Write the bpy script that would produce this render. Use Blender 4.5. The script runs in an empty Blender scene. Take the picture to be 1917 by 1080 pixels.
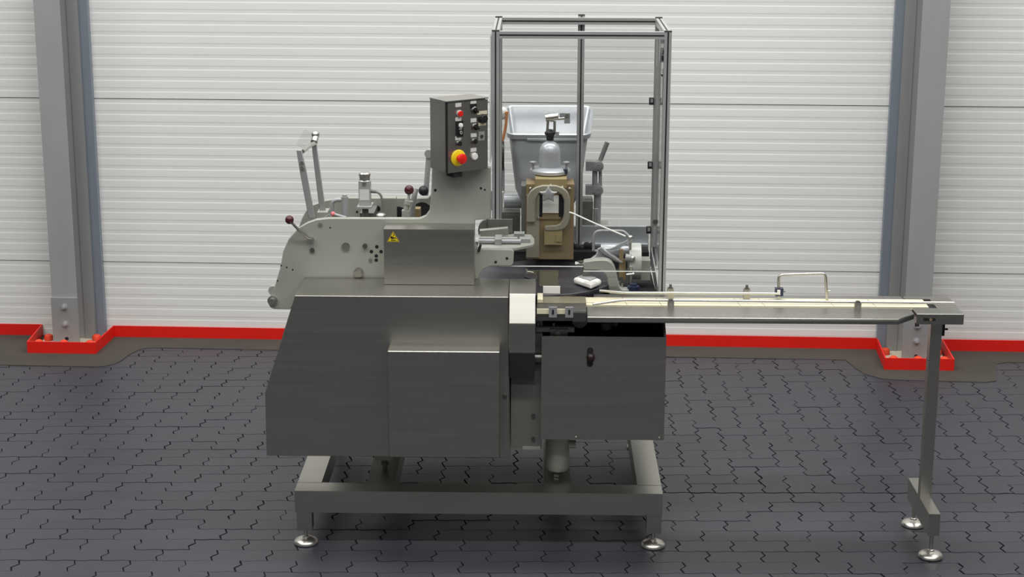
import bpy, bmesh, math, random
from mathutils import Vector, Matrix
random.seed(7)
SC = bpy.context.scene
COL = SC.collection
# ------------------------------------------------------------------ camera
FPX = 3300.0
PITCH = math.atan(FPX / 12960.0)
ROLL = 0.003
cam_d = bpy.data.cameras.new('camera')
cam_d.sensor_width = 36.0
cam_d.lens = 36.0 * FPX / 1917.0
cam_d.clip_end = 100
cam = bpy.data.objects.new('camera', cam_d)
COL.objects.link(cam)
_s, _c = math.sin(PITCH), math.cos(PITCH)
_f = Vector((0, _c, -_s)); _r = Vector((1, 0, 0)); _u = Vector((0, _s, _c))
_R = (_r + ROLL * _u).normalized(); _U = (_u - ROLL * _r).normalized()
cam.matrix_world = Matrix(((_R.x, _U.x, -_f.x, 0), (_R.y, _U.y, -_f.y, 0), (_R.z, _U.z, -_f.z, 2.85), (0, 0, 0, 1)))
SC.camera = cam
# ------------------------------------------------------------------ light: bright white hall, rows of lamps under the roof
world = bpy.data.worlds.new('hall_light'); SC.world = world
world.use_nodes = True
bg = world.node_tree.nodes['Background']
bg.inputs[0].default_value = (0.97, 0.99, 1.0, 1)
bg.inputs[1].default_value = 0.15
def hall_lamp(x, y, z, sx, sy, power):
    l = bpy.data.lights.new('hall_lamp', 'AREA'); l.shape = 'RECTANGLE'; l.size = sx; l.size_y = sy; l.energy = power
    l.color = (1.0, 0.995, 0.985)
    o = bpy.data.objects.new('hall_lamp', l); o.location = (x, y, z); COL.objects.link(o)
for _y, _pw in ((-1.0, 110), (3.6, 190), (7.9, 215)):
    for _x in (-4.8, 0.0, 4.2):
        hall_lamp(_x, _y, 6.8, 3.8, 0.7, _pw * (0.92 if _x > 1 else 1.0))
vs = SC.view_settings
SC.display_settings.display_device = 'sRGB'
vs.view_transform = 'Standard'; vs.look = 'None'; vs.exposure = 0.0; vs.gamma = 1.0; vs.use_curve_mapping = False
# ------------------------------------------------------------------ materials
M = {}
def lin(c):
    return tuple(((v / 255.0) / 12.92 if v <= 10 else ((v / 255.0 + 0.055) / 1.055) ** 2.4) for v in c)
def mat(name, rgb, metal=0.0, rough=0.5, var=0.0, scale=8.0, stretch=(1, 1, 1), bump=0.0, rvar=0.0, spec=0.5, detail=4.0, world_co=False):
    m = bpy.data.materials.new(name); m.use_nodes = True
    nt = m.node_tree; b = nt.nodes['Principled BSDF']
    c = lin(rgb)
    b.inputs['Base Color'].default_value = (*c, 1)
    b.inputs['Metallic'].default_value = metal
    b.inputs['Roughness'].default_value = rough
    b.inputs['Specular IOR Level'].default_value = spec
    if var or bump or rvar:
        tc = nt.nodes.new('ShaderNodeTexCoord'); mp = nt.nodes.new('ShaderNodeMapping')
        mp.inputs['Scale'].default_value = stretch
        if world_co:
            ge = nt.nodes.new('ShaderNodeNewGeometry'); nt.links.new(ge.outputs['Position'], mp.inputs[0])
        else:
            nt.links.new(tc.outputs['Object'], mp.inputs[0])
        no = nt.nodes.new('ShaderNodeTexNoise'); no.inputs['Scale'].default_value = scale; no.inputs['Detail'].default_value = detail
        nt.links.new(mp.outputs[0], no.inputs['Vector'])
        if var:
            cr = nt.nodes.new('ShaderNodeMix'); cr.data_type = 'RGBA'
            cr.inputs['A'].default_value = (*[max(0, v * (1 - var)) for v in c], 1)
            cr.inputs['B'].default_value = (*[min(1, v * (1 + var)) for v in c], 1)
            nt.links.new(no.outputs['Fac'], cr.inputs['Factor']); nt.links.new(cr.outputs['Result'], b.inputs['Base Color'])
        if rvar:
            mr = nt.nodes.new('ShaderNodeMapRange'); mr.inputs['To Min'].default_value = rough - rvar; mr.inputs['To Max'].default_value = rough + rvar
            nt.links.new(no.outputs['Fac'], mr.inputs['Value']); nt.links.new(mr.outputs[0], b.inputs['Roughness'])
        if bump:
            bu = nt.nodes.new('ShaderNodeBump'); bu.inputs['Strength'].default_value = bump; bu.inputs['Distance'].default_value = 0.004
            nt.links.new(no.outputs['Fac'], bu.inputs['Height']); nt.links.new(bu.outputs[0], b.inputs['Normal'])
    M[name] = m
    return m
mat('steel', (178, 176, 168), 1.0, 0.34, 0.06, 3.0, (1, 1, 26), rvar=0.05)
mat('steel_top', (168, 166, 160), 1.0, 0.36, 0.08, 4.0, (1, 20, 20), rvar=0.05)
mat('steel_bright', (200, 198, 190), 1.0, 0.33, 0.05, 10.0)
mat('steel_dark', (128, 126, 122), 1.0, 0.38, 0.12, 6.0)
mat('disc_steel', (104, 103, 110), 1.0, 0.46, 0.15, 5.0, rvar=0.08)
mat('aluminium', (168, 169, 167), 0.25, 0.40, 0.06, 14.0)
mat('cast_aluminium', (184, 186, 190), 0.3, 0.32, 0.10, 6.0, bump=0.05)
mat('cast_grey', (156, 157, 148), 0.15, 0.45, 0.05, 5.0)
mat('cast_grey_dark', (112, 114, 108), 0.2, 0.5, 0.08, 5.0)
mat('bronze', (150, 131, 97), 0.3, 0.45, 0.25, 9.0)
mat('brass_pale', (170, 155, 112), 0.3, 0.42, 0.15, 9.0)
mat('black', (28, 27, 28), 0.0, 0.45, 0.1, 8.0)
mat('yoke_grey', (158, 152, 134), 0.2, 0.42, 0.1, 9.0)
mat('undercut_shade', (60, 57, 60), 0.0, 0.5)  # chute undercut, its shade put into the base colour
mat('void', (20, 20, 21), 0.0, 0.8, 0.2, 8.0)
mat('rubber_slot', (22, 22, 23), 0.0, 0.6)
mat('maroon', (70, 24, 30), 0.0, 0.22)
mat('maroon_dark', (40, 20, 22), 0.0, 0.4)
mat('red', (224, 32, 24), 0.0, 0.35)
mat('yellow', (236, 208, 30), 0.0, 0.4)
mat('white', (232, 231, 224), 0.0, 0.45, 0.02, 9.0)
mat('label', (214, 213, 208), 0.0, 0.5)
mat('cream', (222, 214, 184), 0.0, 0.45, 0.05, 6.0, (1, 6, 6))
mat('cream_label', (214, 208, 178), 0.0, 0.5)
mat('olive_belt', (112, 108, 88), 0.0, 0.4, 0.1, 6.0)
mat('orange', (205, 140, 92), 0.0, 0.5, 0.1, 20.0)
mat('blue', (42, 50, 74), 0.0, 0.4)
mat('pink', (214, 112, 112), 0.0, 0.5)
mat('cable', (122, 122, 116), 0.0, 0.5)
mat('galvanised', (160, 160, 160), 0.25, 0.5, 0.09, 4.0, (2, 2, 0.6), rvar=0.06)
mat('galvanised_light', (150, 151, 150), 0.3, 0.5, 0.09, 4.0, (2, 2, 0.6))
mat('flashing_blue', (134, 142, 152), 0.3, 0.45, 0.08, 3.0, (2, 2, 0.8))
mat('wall_paint', (222, 222, 218), 0.0, 0.42, 0.03, 1.2, world_co=True)
mat('red_kerb', (216, 20, 6), 0.0, 0.5, 0.08, 9.0)
mat('orange_cap', (214, 66, 34), 0.0, 0.5, 0.08, 20.0)
mat('concrete', (70, 65, 60), 0.0, 0.9, 0.25, 3.0, bump=0.2, spec=0.2, detail=8.0, world_co=True)
mat('sealant', (188, 178, 158), 0.0, 0.8, 0.15, 8.0)
mat('joint', (34, 34, 37), 0.0, 0.95, 0.2, 6.0, world_co=True)
mat('motor_paint', (188, 190, 184), 0.1, 0.4, 0.06, 6.0)
def paver_mat():
    m = mat('paver', (51, 52, 58), 0.0, 0.43, 0.16, 1.6, detail=9.0, rvar=0.06, world_co=True, spec=0.5)
    nt = m.node_tree; b = nt.nodes['Principled BSDF']
    src = b.inputs['Base Color'].links[0].from_socket
    oi = nt.nodes.new('ShaderNodeObjectInfo'); mr = nt.nodes.new('ShaderNodeMapRange')
    mr.inputs['To Min'].default_value = 0.90; mr.inputs['To Max'].default_value = 1.10
    nt.links.new(oi.outputs['Random'], mr.inputs['Value'])
    mx = nt.nodes.new('ShaderNodeVectorMath'); mx.operation = 'SCALE'
    nt.links.new(src, mx.inputs[0]); nt.links.new(mr.outputs[0], mx.inputs['Scale']); nt.links.new(mx.outputs[0], b.inputs['Base Color'])
    ge = nt.nodes.new('ShaderNodeNewGeometry'); n2 = nt.nodes.new('ShaderNodeTexNoise'); n2.inputs['Scale'].default_value = 260
    nt.links.new(ge.outputs['Position'], n2.inputs['Vector'])
    bu = nt.nodes.new('ShaderNodeBump'); bu.inputs['Strength'].default_value = 0.15; bu.inputs['Distance'].default_value = 0.002
    nt.links.new(n2.outputs['Fac'], bu.inputs['Height']); nt.links.new(bu.outputs[0], b.inputs['Normal'])
paver_mat()
def pane_mat():
    m = bpy.data.materials.new('polycarbonate'); m.use_nodes = True; nt = m.node_tree
    for n in list(nt.nodes):
        if n.type != 'OUTPUT_MATERIAL': nt.nodes.remove(n)
    out = [n for n in nt.nodes][0]
    tr = nt.nodes.new('ShaderNodeBsdfTransparent'); tr.inputs[0].default_value = (0.962, 0.966, 0.962, 1)
    gl = nt.nodes.new('ShaderNodeBsdfGlossy'); gl.inputs['Roughness'].default_value = 0.06
    lw = nt.nodes.new('ShaderNodeLayerWeight'); pw = nt.nodes.new('ShaderNodeMath'); pw.operation = 'POWER'; pw.inputs[1].default_value = 5.0
    fr = nt.nodes.new('ShaderNodeMapRange'); fr.inputs['To Min'].default_value = 0.025; fr.inputs['To Max'].default_value = 0.8
    nt.links.new(lw.outputs['Facing'], pw.inputs[0]); nt.links.new(pw.outputs[0], fr.inputs['Value'])
    mx = nt.nodes.new('ShaderNodeMixShader')
    nt.links.new(fr.outputs[0], mx.inputs[0]); nt.links.new(tr.outputs[0], mx.inputs[1]); nt.links.new(gl.outputs[0], mx.inputs[2])
    nt.links.new(mx.outputs[0], out.inputs[0]); M['polycarbonate'] = m
pane_mat()
mat('pane_edge', (226, 230, 226), 0.0, 0.3)
# ------------------------------------------------------------------ building helpers
POS = {}
class Frame:
    def __init__(s, ox, oy, psi): s.o = Vector((ox, oy, 0)); s.a = -psi; s.m = Matrix.Rotation(-psi, 3, 'Z')
MF = Frame(0, 6.825, 0.015)      # machine axes
WF = Frame(0, 9.87, 0.045)       # wall axes
GF = Frame(0, 0, 0)
def thing(name, label, cat, base, frame=MF, group=None, yaw=0.0):
    o = bpy.data.objects.new(name, None); COL.objects.link(o)
    o.empty_display_size = 0.1
    base = Vector(base)
    o.location = frame.o + frame.m @ base; o.rotation_euler = (0, 0, frame.a + yaw)
    o['label'] = label; o['category'] = cat
    if group: o['group'] = group
    POS[o] = Vector((0, 0, 0)) if yaw else base
    return o
class P:
    def __init__(s): s.bm = bmesh.new()
    def _geo(s, verts, faces):
        vs_ = [s.bm.verts.new(v) for v in verts]
        fs = []
        for f in faces:
            try: fs.append(s.bm.faces.new([vs_[i] for i in f]))
            except ValueError: pass
        return vs_, fs
    def _bev(s, fs, bev, seg=1):
        if bev > 0:
            es = list({e for f in fs for e in f.edges})
            es = [e for e in es if len(e.link_faces) == 2 and e.calc_face_angle(0) > 0.35]
            bmesh.ops.bevel(s.bm, geom=es, offset=bev, segments=seg, profile=0.5, affect='EDGES', clamp_overlap=True)
    def box(s, x0, x1, y0, y1, z0, z1, bev=0.0, seg=1):
        v = [(x, y, z) for x in (x0, x1) for y in (y0, y1) for z in (z0, z1)]
        f = [(0, 1, 3, 2), (4, 6, 7, 5), (0, 4, 5, 1), (2, 3, 7, 6), (0, 2, 6, 4), (1, 5, 7, 3)]
        _, fs = s._geo(v, f); s._bev(fs, bev, seg); return s
    def obox(s, c, size, rz=0.0, rx=0.0, ry=0.0, bev=0.0):
        R = Matrix.Rotation(rz, 3, 'Z') @ Matrix.Rotation(ry, 3, 'Y') @ Matrix.Rotation(rx, 3, 'X')
        h = [k / 2 for k in size]
        v = [Vector(c) + R @ Vector((x, y, z)) for x in (-h[0], h[0]) for y in (-h[1], h[1]) for z in (-h[2], h[2])]
        f = [(0, 1, 3, 2), (4, 6, 7, 5), (0, 4, 5, 1), (2, 3, 7, 6), (0, 2, 6, 4), (1, 5, 7, 3)]
        _, fs = s._geo(v, f); s._bev(fs, bev); return s
    def cyl(s, p0, p1, r, r1=None, seg=20, cap=True):
        p0, p1 = Vector(p0), Vector(p1); r1 = r if r1 is None else r1
        d = (p1 - p0).normalized(); a = d.orthogonal().normalized(); b = d.cross(a)
        v = [p0 + r * (math.cos(t) * a + math.sin(t) * b) for t in [2 * math.pi * i / seg for i in range(seg)]]
        v += [p1 + r1 * (math.cos(t) * a + math.sin(t) * b) for t in [2 * math.pi * i / seg for i in range(seg)]]
        f = [(i, (i + 1) % seg, seg + (i + 1) % seg, seg + i) for i in range(seg)]
        if cap: f += [tuple(range(seg))[::-1], tuple(range(seg, 2 * seg))]
        s._geo(v, f); return s
    def hexbolt(s, p, d, r, h):
        p = Vector(p); d = Vector(d).normalized(); return s.cyl(p, p + d * h, r, r * 0.97, 6)
    def lathe(s, prof, c, axis='Z', seg=28):
        c = Vector(c); ring = []
        ax = {'Z': (Vector((1, 0, 0)), Vector((0, 1, 0)), Vector((0, 0, 1))), 'X': (Vector((0, 1, 0)), Vector((0, 0, 1)), Vector((1, 0, 0))), 'Y': (Vector((0, 0, 1)), Vector((1, 0, 0)), Vector((0, 1, 0)))}[axis]
        v = []
        for (r, h) in prof:
            for i in range(seg):
                t = 2 * math.pi * i / seg
                v.append(c + ax[0] * (r * math.cos(t)) + ax[1] * (r * math.sin(t)) + ax[2] * h)
        f = []
        for k in range(len(prof) - 1):
            for i in range(seg):
                j = (i + 1) % seg
                f.append((k * seg + i, k * seg + j, (k + 1) * seg + j, (k + 1) * seg + i))
        f.append(tuple(range(seg))[::-1]); f.append(tuple(range((len(prof) - 1) * seg, len(prof) * seg)))
        s._geo(v, f); return s
    def ball(s, c, r, sx=1, sy=1, sz=1):
        m = Matrix.Translation(c) @ Matrix.Diagonal((sx, sy, sz, 1))
        bmesh.ops.create_uvsphere(s.bm, u_segments=20, v_segments=12, radius=r, matrix=m); return s
    def tube(s, pts, r, seg=12, rad=0.0, flat=1.0):
        pts = [Vector(p) for p in pts]
        if rad > 0 and len(pts) > 2:          # round the corners
            q = [pts[0]]
            for i in range(1, len(pts) - 1):
                a, b, c = pts[i - 1], pts[i], pts[i + 1]
                k = min(rad, (a - b).length * .48, (c - b).length * .48)
                p0 = b + (a - b).normalized() * k; p2 = b + (c - b).normalized() * k
                for t in (0, .2, .4, .6, .8, 1): q.append(p0 * (1 - t) ** 2 + b * 2 * t * (1 - t) + p2 * t * t)
            q.append(pts[-1]); pts = q
        n = len(pts); rings = []; up = None
        for i in range(n):
            d = (pts[min(i + 1, n - 1)] - pts[max(i - 1, 0)]).normalized()
            if up is None: up = d.orthogonal().normalized()
            up = (up - d * up.dot(d)).normalized(); b = d.cross(up)
            rings.append([pts[i] + r * (math.cos(t) * up + math.sin(t) * b) for t in [2 * math.pi * k / seg for k in range(seg)]])
        v = [p for rr in rings for p in rr]; f = []
        for i in range(n - 1):
            for k in range(seg):
                j = (k + 1) % seg
                f.append((i * seg + k, i * seg + j, (i + 1) * seg + j, (i + 1) * seg + k))
        f.append(tuple(range(seg))[::-1]); f.append(tuple(range((n - 1) * seg, n * seg)))
        s._geo(v, f); return s
    def prism(s, poly, axis, a0, a1, bev=0.0, seg=1):
        """poly: 2-D points in the plane across axis ('Y': x,z  'X': y,z  'Z': x,y)"""
        mk = {'Y': lambda p, a: (p[0], a, p[1]), 'X': lambda p, a: (a, p[0], p[1]), 'Z': lambda p, a: (p[0], p[1], a)}[axis]
        n = len(poly)
        v = [mk(p, a0) for p in poly] + [mk(p, a1) for p in poly]
        f = [tuple(range(n)), tuple(range(2 * n - 1, n - 1, -1))] + [(i, n + i, n + (i + 1) % n, (i + 1) % n) for i in range(n)]
        _, fs = s._geo(v, f)
        bmesh.ops.recalc_face_normals(s.bm, faces=fs); s._bev(fs, bev, seg); return s
    def obj(s, name, m, parent=None, frame=MF, smooth=35, label=None, kind=None):
        bm = s.bm
        bmesh.ops.recalc_face_normals(bm, faces=bm.faces[:])
        co = [v.co for v in bm.verts]
        lo = Vector([min(c[i] for c in co) for i in range(3)]); hi = Vector([max(c[i] for c in co) for i in range(3)])
        c = (lo + hi) / 2
        bmesh.ops.translate(bm, verts=bm.verts[:], vec=-c)
        me = bpy.data.meshes.new(name); bm.to_mesh(me); bm.free()
        me.materials.append(M[m])
        if smooth:
            me.polygons.foreach_set('use_smooth', [True] * len(me.polygons))
            me.set_sharp_from_angle(angle=math.radians(smooth))
        o = bpy.data.objects.new(name, me); COL.objects.link(o)
        POS[o] = c
        if parent is not None:
            o.parent = parent; o.location = c - POS[parent]
        else:
            o.location = frame.o + frame.m @ c; o.rotation_euler = (0, 0, frame.a)
        if label: o['label'] = label
        if kind: o['kind'] = kind
        return o
def arc(cx_, cy_, r, a0, a1, n):
    return [(cx_ + r * math.cos(math.radians(a0 + (a1 - a0) * i / n)), cy_ + r * math.sin(math.radians(a0 + (a1 - a0) * i / n))) for i in range(n + 1)]
def dup(o, parent, off):
    """copy of a part and its sub-parts, moved by off"""
    c = o.copy(); COL.objects.link(c); c.parent = parent; c.location = o.location + Vector(off); POS[c] = POS[o] + Vector(off)
    for ch in list(o.children):
        k = ch.copy(); COL.objects.link(k); k.parent = c
    return c
# ================================================================== SETTING
# ---- wall of ribbed sandwich panels
ZS = [-0.505, 0.455, 1.412, 2.37, 3.33, 4.29]
def wall_panel(z0, z1):
    n = 15; p = (z1 - z0 - 0.004) / n; prof = []
    base = 0.034
    prof.append((base + 0.03, z0 + 0.002))
    for k in range(n):
        b = z0 + 0.002 + k * p
        prof += [(base, b + 0.01 * p), (base, b + 0.56 * p), (base + 0.0011, b + 0.66 * p), (base + 0.0008, b + 0.90 * p), (base, b + 0.999 * p)]
    prof.append((base + 0.03, z1 - 0.002))
    q = P(); vs_ = []
    for x in (-7.0, 7.0): vs_ += [(x, y, z) for y, z in prof]
    m = len(prof)
    q._geo(vs_, [(i, i + 1, m + i + 1, m + i) for i in range(m - 1)])
    return q
wall = P().box(-7.0, 7.0, 0.062, 0.16, -0.02, 4.29).obj('wall_back', 'steel_dark', None, WF, 0)
wall['kind'] = 'structure'
for i in range(5):
    q = wall_panel(max(ZS[i], -0.505), ZS[i + 1])
    if i == 0:
        bmesh.ops.bisect_plane(q.bm, geom=q.bm.verts[:] + q.bm.edges[:] + q.bm.faces[:], plane_co=(0, 0, 0.0), plane_no=(0, 0, -1), clear_outer=True)
    o = q.obj('wall_panel', 'wall_paint', wall, WF, 0)
# ---- red kerb along the wall, stepping out round the columns
def kerb_path():
    return [(-7.0, 0.030), (-2.782, 0.030), (-2.752, -0.337), (-2.357, -0.337), (-2.345, 0.022), (2.105, 0.006), (2.088, -0.398), (2.472, -0.398), (2.484, 0.0), (7.0, 0.0)]
def strip(path, t, z0, z1):
    q = P(); n = len(path); L = []; R_ = []
    for i in range(n):
        a = Vector(path[max(i - 1, 0)]); b = Vector(path[i]); c = Vector(path[min(i + 1, n - 1)])
        d1 = (b - a).normalized() if i else (c - b).normalized(); d2 = (c - b).normalized() if i < n - 1 else d1
        n1 = Vector((-d1.y, d1.x)); n2 = Vector((-d2.y, d2.x)); nn = (n1 + n2).normalized(); k = t / max(0.4, nn.dot(n1))
        L.append(b); R_.append(b + nn * k)
    v = [(p.x, p.y, z0) for p in L] + [(p.x, p.y, z1) for p in L] + [(p.x, p.y, z1) for p in R_] + [(p.x, p.y, z0) for p in R_]
    f = []
    for i in range(n - 1):
        for k in range(4):
            k2 = (k + 1) % 4
            f.append((k * n + i, k * n + i + 1, k2 * n + i + 1, k2 * n + i))
    f += [(0, n, 2 * n, 3 * n), (n - 1, 4 * n - 1, 3 * n - 1, 2 * n - 1)]
    q._geo(v, f); return q
kerb = strip(kerb_path(), 0.008, 0.0, 0.070).obj('baseboard_back', 'red_kerb', None, WF, 0)
kerb['kind'] = 'structure'
# ---- concrete margin between kerb and pavers, with aprons round the columns
margin_poly = [(-7.0, 0.10), (-7.0, -0.575), (-2.33, -0.578)] + arc(-2.30, -0.46, 0.118, -90, -15, 6) + [(-2.165, -0.33), (-2.13, -0.22), (-2.06, -0.19), (1.90, -0.215), (1.93, -0.36), (1.965, -0.48)] + \
    [(2.05, -0.565), (2.15, -0.585), (2.60, -0.60), (2.67, -0.57), (2.70, -0.42), (2.74, -0.25), (2.80, -0.215), (7.0, -0.215), (7.0, 0.10)]
trim = P().prism(margin_poly, 'Z', -0.03, 0.0035).obj('trim_1', 'concrete', None, WF, 0)
trim['kind'] = 'structure'
# ---- floor of interlocking pavers
floor = P().box(-9, 9, -4.0, 10.6, -0.10, -0.0105).obj('floor', 'joint', None, GF, 0)
floor['kind'] = 'structure'
U_ = 0.1125; YB = 7.472; XO = 0.02
AV, AH, GAP = 0.105, 0.035, 0.0032
def zig(t, a, p): t = t % 1.0; return a * (-t / p if t < p else (-1 + 2 * (t - p) / (1 - 2 * p) if t < 1 - p else 1 - (t - 1 + p) / p))
def hz(t): return zig(t, AH, .30)
def vz(t): return zig(t, AV, .36)
def brick_outline(w, h):
    pts = []
    T = (0.0, .30, .70); S = (0.0, .36, .64)
    for i in range(w): pts += [(i + t, hz(i + t)) for t in T]
    for j in range(h): pts += [(w + vz(j + t), j + t) for t in S]
    for i in range(w): pts += [(w - i - t, h + hz(w - i - t)) for t in T]
    for j in range(h): pts += [(vz(h - j - t), h - j - t) for t in S]
    cx_, cy_ = w / 2, h / 2; g = GAP / U_
    # pull the outline in by half a joint
    n = len(pts); out = []
    for k in range(n):
        a, b, c = Vector(pts[k - 1]), Vector(pts[k]), Vector(pts[(k + 1) % n])
        n1 = Vector((-(b - a).y, (b - a).x)).normalized(); n2 = Vector((-(c - b).y, (c - b).x)).normalized()
        nn = (n1 + n2).normalized(); k_ = g / 2 / max(.5, nn.dot(n1)); p = b + Vector((nn.x * 1.7, nn.y * 0.85)) * k_
        out.append(((p.x - cx_) * U_, (p.y - cy_) * U_))
    return out
OUT = {k: brick_outline(*k) for k in ((2, 1), (1, 2), (1, 1))}
def brick_mesh(k):
    bm = bmesh.new(); o = OUT[k]
    top = [bm.verts.new((x, y, 0)) for x, y in o]; bot = [bm.verts.new((x, y, -0.012)) for x, y in o]
    bm.faces.new(top); n = len(o)
    for i in range(n): bm.faces.new((top[i], bot[i], bot[(i + 1) % n], top[(i + 1) % n]))
    bmesh.ops.recalc_face_normals(bm, faces=bm.faces[:])
    me = bpy.data.meshes.new('paver'); bm.to_mesh(me); bm.free(); me.materials.append(M['paver']); return me
BM_ = {k: brick_mesh(k) for k in OUT}
def region(i, j):
    x = XO + (i + .5) * U_; y = YB + (j + .5) * U_
    return 1 if (j >= 0 and x > -0.75) else 0
bricks = []; done = set()
I0, I1, J0, J1 = -44, 44, -28, 23
for j in range(J0, J1):
    for i in range(I0, I1):
        if (i, j) in done: continue
        rg = region(i, j)
        if rg == 0:
            second = (i + 1, j) if (i + j) % 2 == 0 else None
            if second is None: k = (1, 1)
            elif region(*second) == 0: k = (2, 1)
            else: k = (1, 1); second = None
        else:
            s_ = (i + j) % 4
            if s_ == 0: second = (i + 1, j); k = (2, 1)
            elif s_ == 2: second = (i, j + 1); k = (1, 2)
            else: second = None; k = (1, 1)
            if second and region(*second) != 1: second = None; k = (1, 1)
        done.add((i, j))
        if second: done.add(second)
        bricks.append((XO + (i + k[0] / 2) * U_, YB + (j + k[1] / 2) * U_ + (.006 if rg else 0.0), k))
def under_margin(x, y):
    # kept clear of the wall and of the middle of the concrete margin
    p = WF.m.inverted() @ (Vector((x, y, 0)) - WF.o)
    return p.y > -0.10 or (p.y > -0.48 and (p.x < -2.25 or 2.05 < p.x < 2.6))
bricks = [b for b in bricks if not under_margin(b[0], b[1])]
near = sorted([b for b in bricks if abs(b[0]) < 0.286 * b[1] + 0.02 and b[1] > 6.40], key=lambda b: b[1])[:300]
near_set = set(near)
for (x, y, k) in near:
    o = bpy.data.objects.new('paver', BM_[k]); COL.objects.link(o); o.parent = floor
    o.location = Vector((x + random.uniform(-.0012, .0012), y + random.uniform(-.0012, .0012), random.uniform(-.0012, 0.0008))) - POS[floor]
    o.rotation_euler = (random.uniform(-.003, .003), random.uniform(-.003, .003), random.uniform(-.004, .004))
vv, ff = [], []
for b in bricks:
    if b in near_set: continue
    x, y, k = b; o = OUT[k]; n = len(o); s0 = len(vv)
    dx, dy, dz, a = random.uniform(-.0012, .0012), random.uniform(-.0012, .0012), random.uniform(-.0012, .0008), random.uniform(-.004, .004)
    ca, sa = math.cos(a), math.sin(a)
    vv += [(x + dx + ca * p - sa * q, y + dy + sa * p + ca * q, dz) for p, q in o] + [(x + dx + ca * p - sa * q, y + dy + sa * p + ca * q, dz - .012) for p, q in o]
    ff.append(tuple(range(s0, s0 + n)))
    ff += [(s0 + i, s0 + n + i, s0 + n + (i + 1) % n, s0 + (i + 1) % n) for i in range(n)]
me = bpy.data.meshes.new('far_pavers'); me.from_pydata(vv, [], ff); me.materials.append(M['paver'])
fp = bpy.data.objects.new('far_pavers', me); COL.objects.link(fp); fp.parent = floor; fp.location = -POS[floor]; fp['kind'] = 'stuff'
# plain paved ground beyond the built pavers (behind the camera and far to the sides)
P().box(-9, 9, -4.0, YB + J0 * U_ - 0.01, -0.012, 0.0).obj('paved_ground', 'paver', floor, GF, 0)
P().box(-9, XO + I0 * U_ - 0.03, YB + J0 * U_ - .01, 9.6, -0.012, 0.0).obj('paved_ground', 'paver', floor, GF, 0)
P().box(XO + I1 * U_ + 0.03, 9, YB + J0 * U_ - .01, 9.6, -0.012, 0.0).obj('paved_ground', 'paver', floor, GF, 0)
# ---- steel columns
def column(x0, x1, yf, side, label, plate_top, bolts, hole, caps, screws, base):
    """side=+1: the flashing shows on the right of the column, -1 on the left"""
    xc = (x0 + x1) / 2
    t = thing('steel_column', label, 'column', (xc, yf + 0.1, 0), WF, 'steel columns in front of the panel wall')
    q = P(); yb = -0.035
    q.box(x0, x1, yf, yf + 0.011, 0.006, 4.2, 0.001); q.box(xc - .005, xc + .005, yf + .009, yb - .009, 0.006, 4.2); q.box(x0, x1, yb - .011, yb, 0.006, 4.2, 0.001)
    q.obj('h_beam', 'galvanised', t)
    e = x1 if side > 0 else x0
    xs = sorted((e - side * 0.004, e + side * 0.052))
    P().box(xs[0], xs[1], yb - .018, yb + .02, 0.006, 4.2, .001).obj('rear_angle', 'galvanised_light', t)
    xs = sorted((e + side * 0.050, e + side * 0.102))
    fl = P().box(xs[0], xs[1], -0.010, 0.033, 0.006, 4.2, .002).obj('flashing', 'flashing_blue', t)
    for z in screws:
        P().lathe([(.006, 0), (.006, .002), (.003, .005)], ((xs[0] + xs[1]) / 2 + side * .006, -0.0095, z), 'Y', 10).obj('screw', 'steel_bright', fl)
    for s_ in t.children:
        for c in s_.children: c.scale = (1, -1, 1)
    pl = P().box(x0 - .004, x1 + .004, yf - .012, yf, 0.012, plate_top, .0015).obj('splice_plate', 'galvanised_light', t)
    for z in bolts:
        q = P(); q.cyl((xc, yf - .012, z), (xc, yf - .016, z), .019); q.hexbolt((xc, yf - .016, z), (0, -1, 0), .014, .010); q.cyl((xc, yf - .026, z), (xc, yf - .036, z), .007, seg=12)
        q.obj('bolt', 'galvanised', pl)
    P().cyl((xc + .003, yf - .0119, hole), (xc + .003, yf - .0126, hole), .011).obj('bolt_hole', 'void', pl)
    P().box(base[0], base[1], base[2], -0.02, 0.0035, 0.012, .001).obj('base_plate', 'sealant', t)
    for (x, y) in caps:
        k = 0.72 if y > -0.2 else 1.0
        P().lathe([(.026, 0), (.026, .030 * k), (.022, .043 * k), (.012, .050 * k), (.002, .051 * k)], (x, y, 0.012), 'Z', 18).obj('bolt_cap', 'orange_cap', t)
    return t
column(-2.637, -2.492, -0.190, 1, 'galvanised steel column with two bolts in its foot plate beside the machine rear levers', 0.295, (0.242, 0.140), 0.052,
       [(-2.700, -0.10), (-2.705, -0.265), (-2.56, -0.265), (-2.42, -0.09), (-2.41, -0.265)], (1.29, 1.10, 0.75, 0.62, 0.47, 0.12), (-2.735, -2.375, -0.325))
column(2.207, 2.352, -0.265, -1, 'galvanised steel column behind the outfeed conveyor end', 0.300, (0.225, 0.137), 0.048,
       [(2.137, -0.12), (2.15, -0.325), (2.285, -0.325), (2.43, -0.325), (2.43, -0.12)], (1.29, 1.05, 0.85, 0.66, 0.42, 0.15), (2.105, 2.46, -0.385))
# ================================================================== PACKAGING MACHINE
mc = thing('packaging_machine', 'large stainless steel packaging machine with rounded grey side plate on a welded base frame', 'machine', (-0.14, 0.65, 0))
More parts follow.
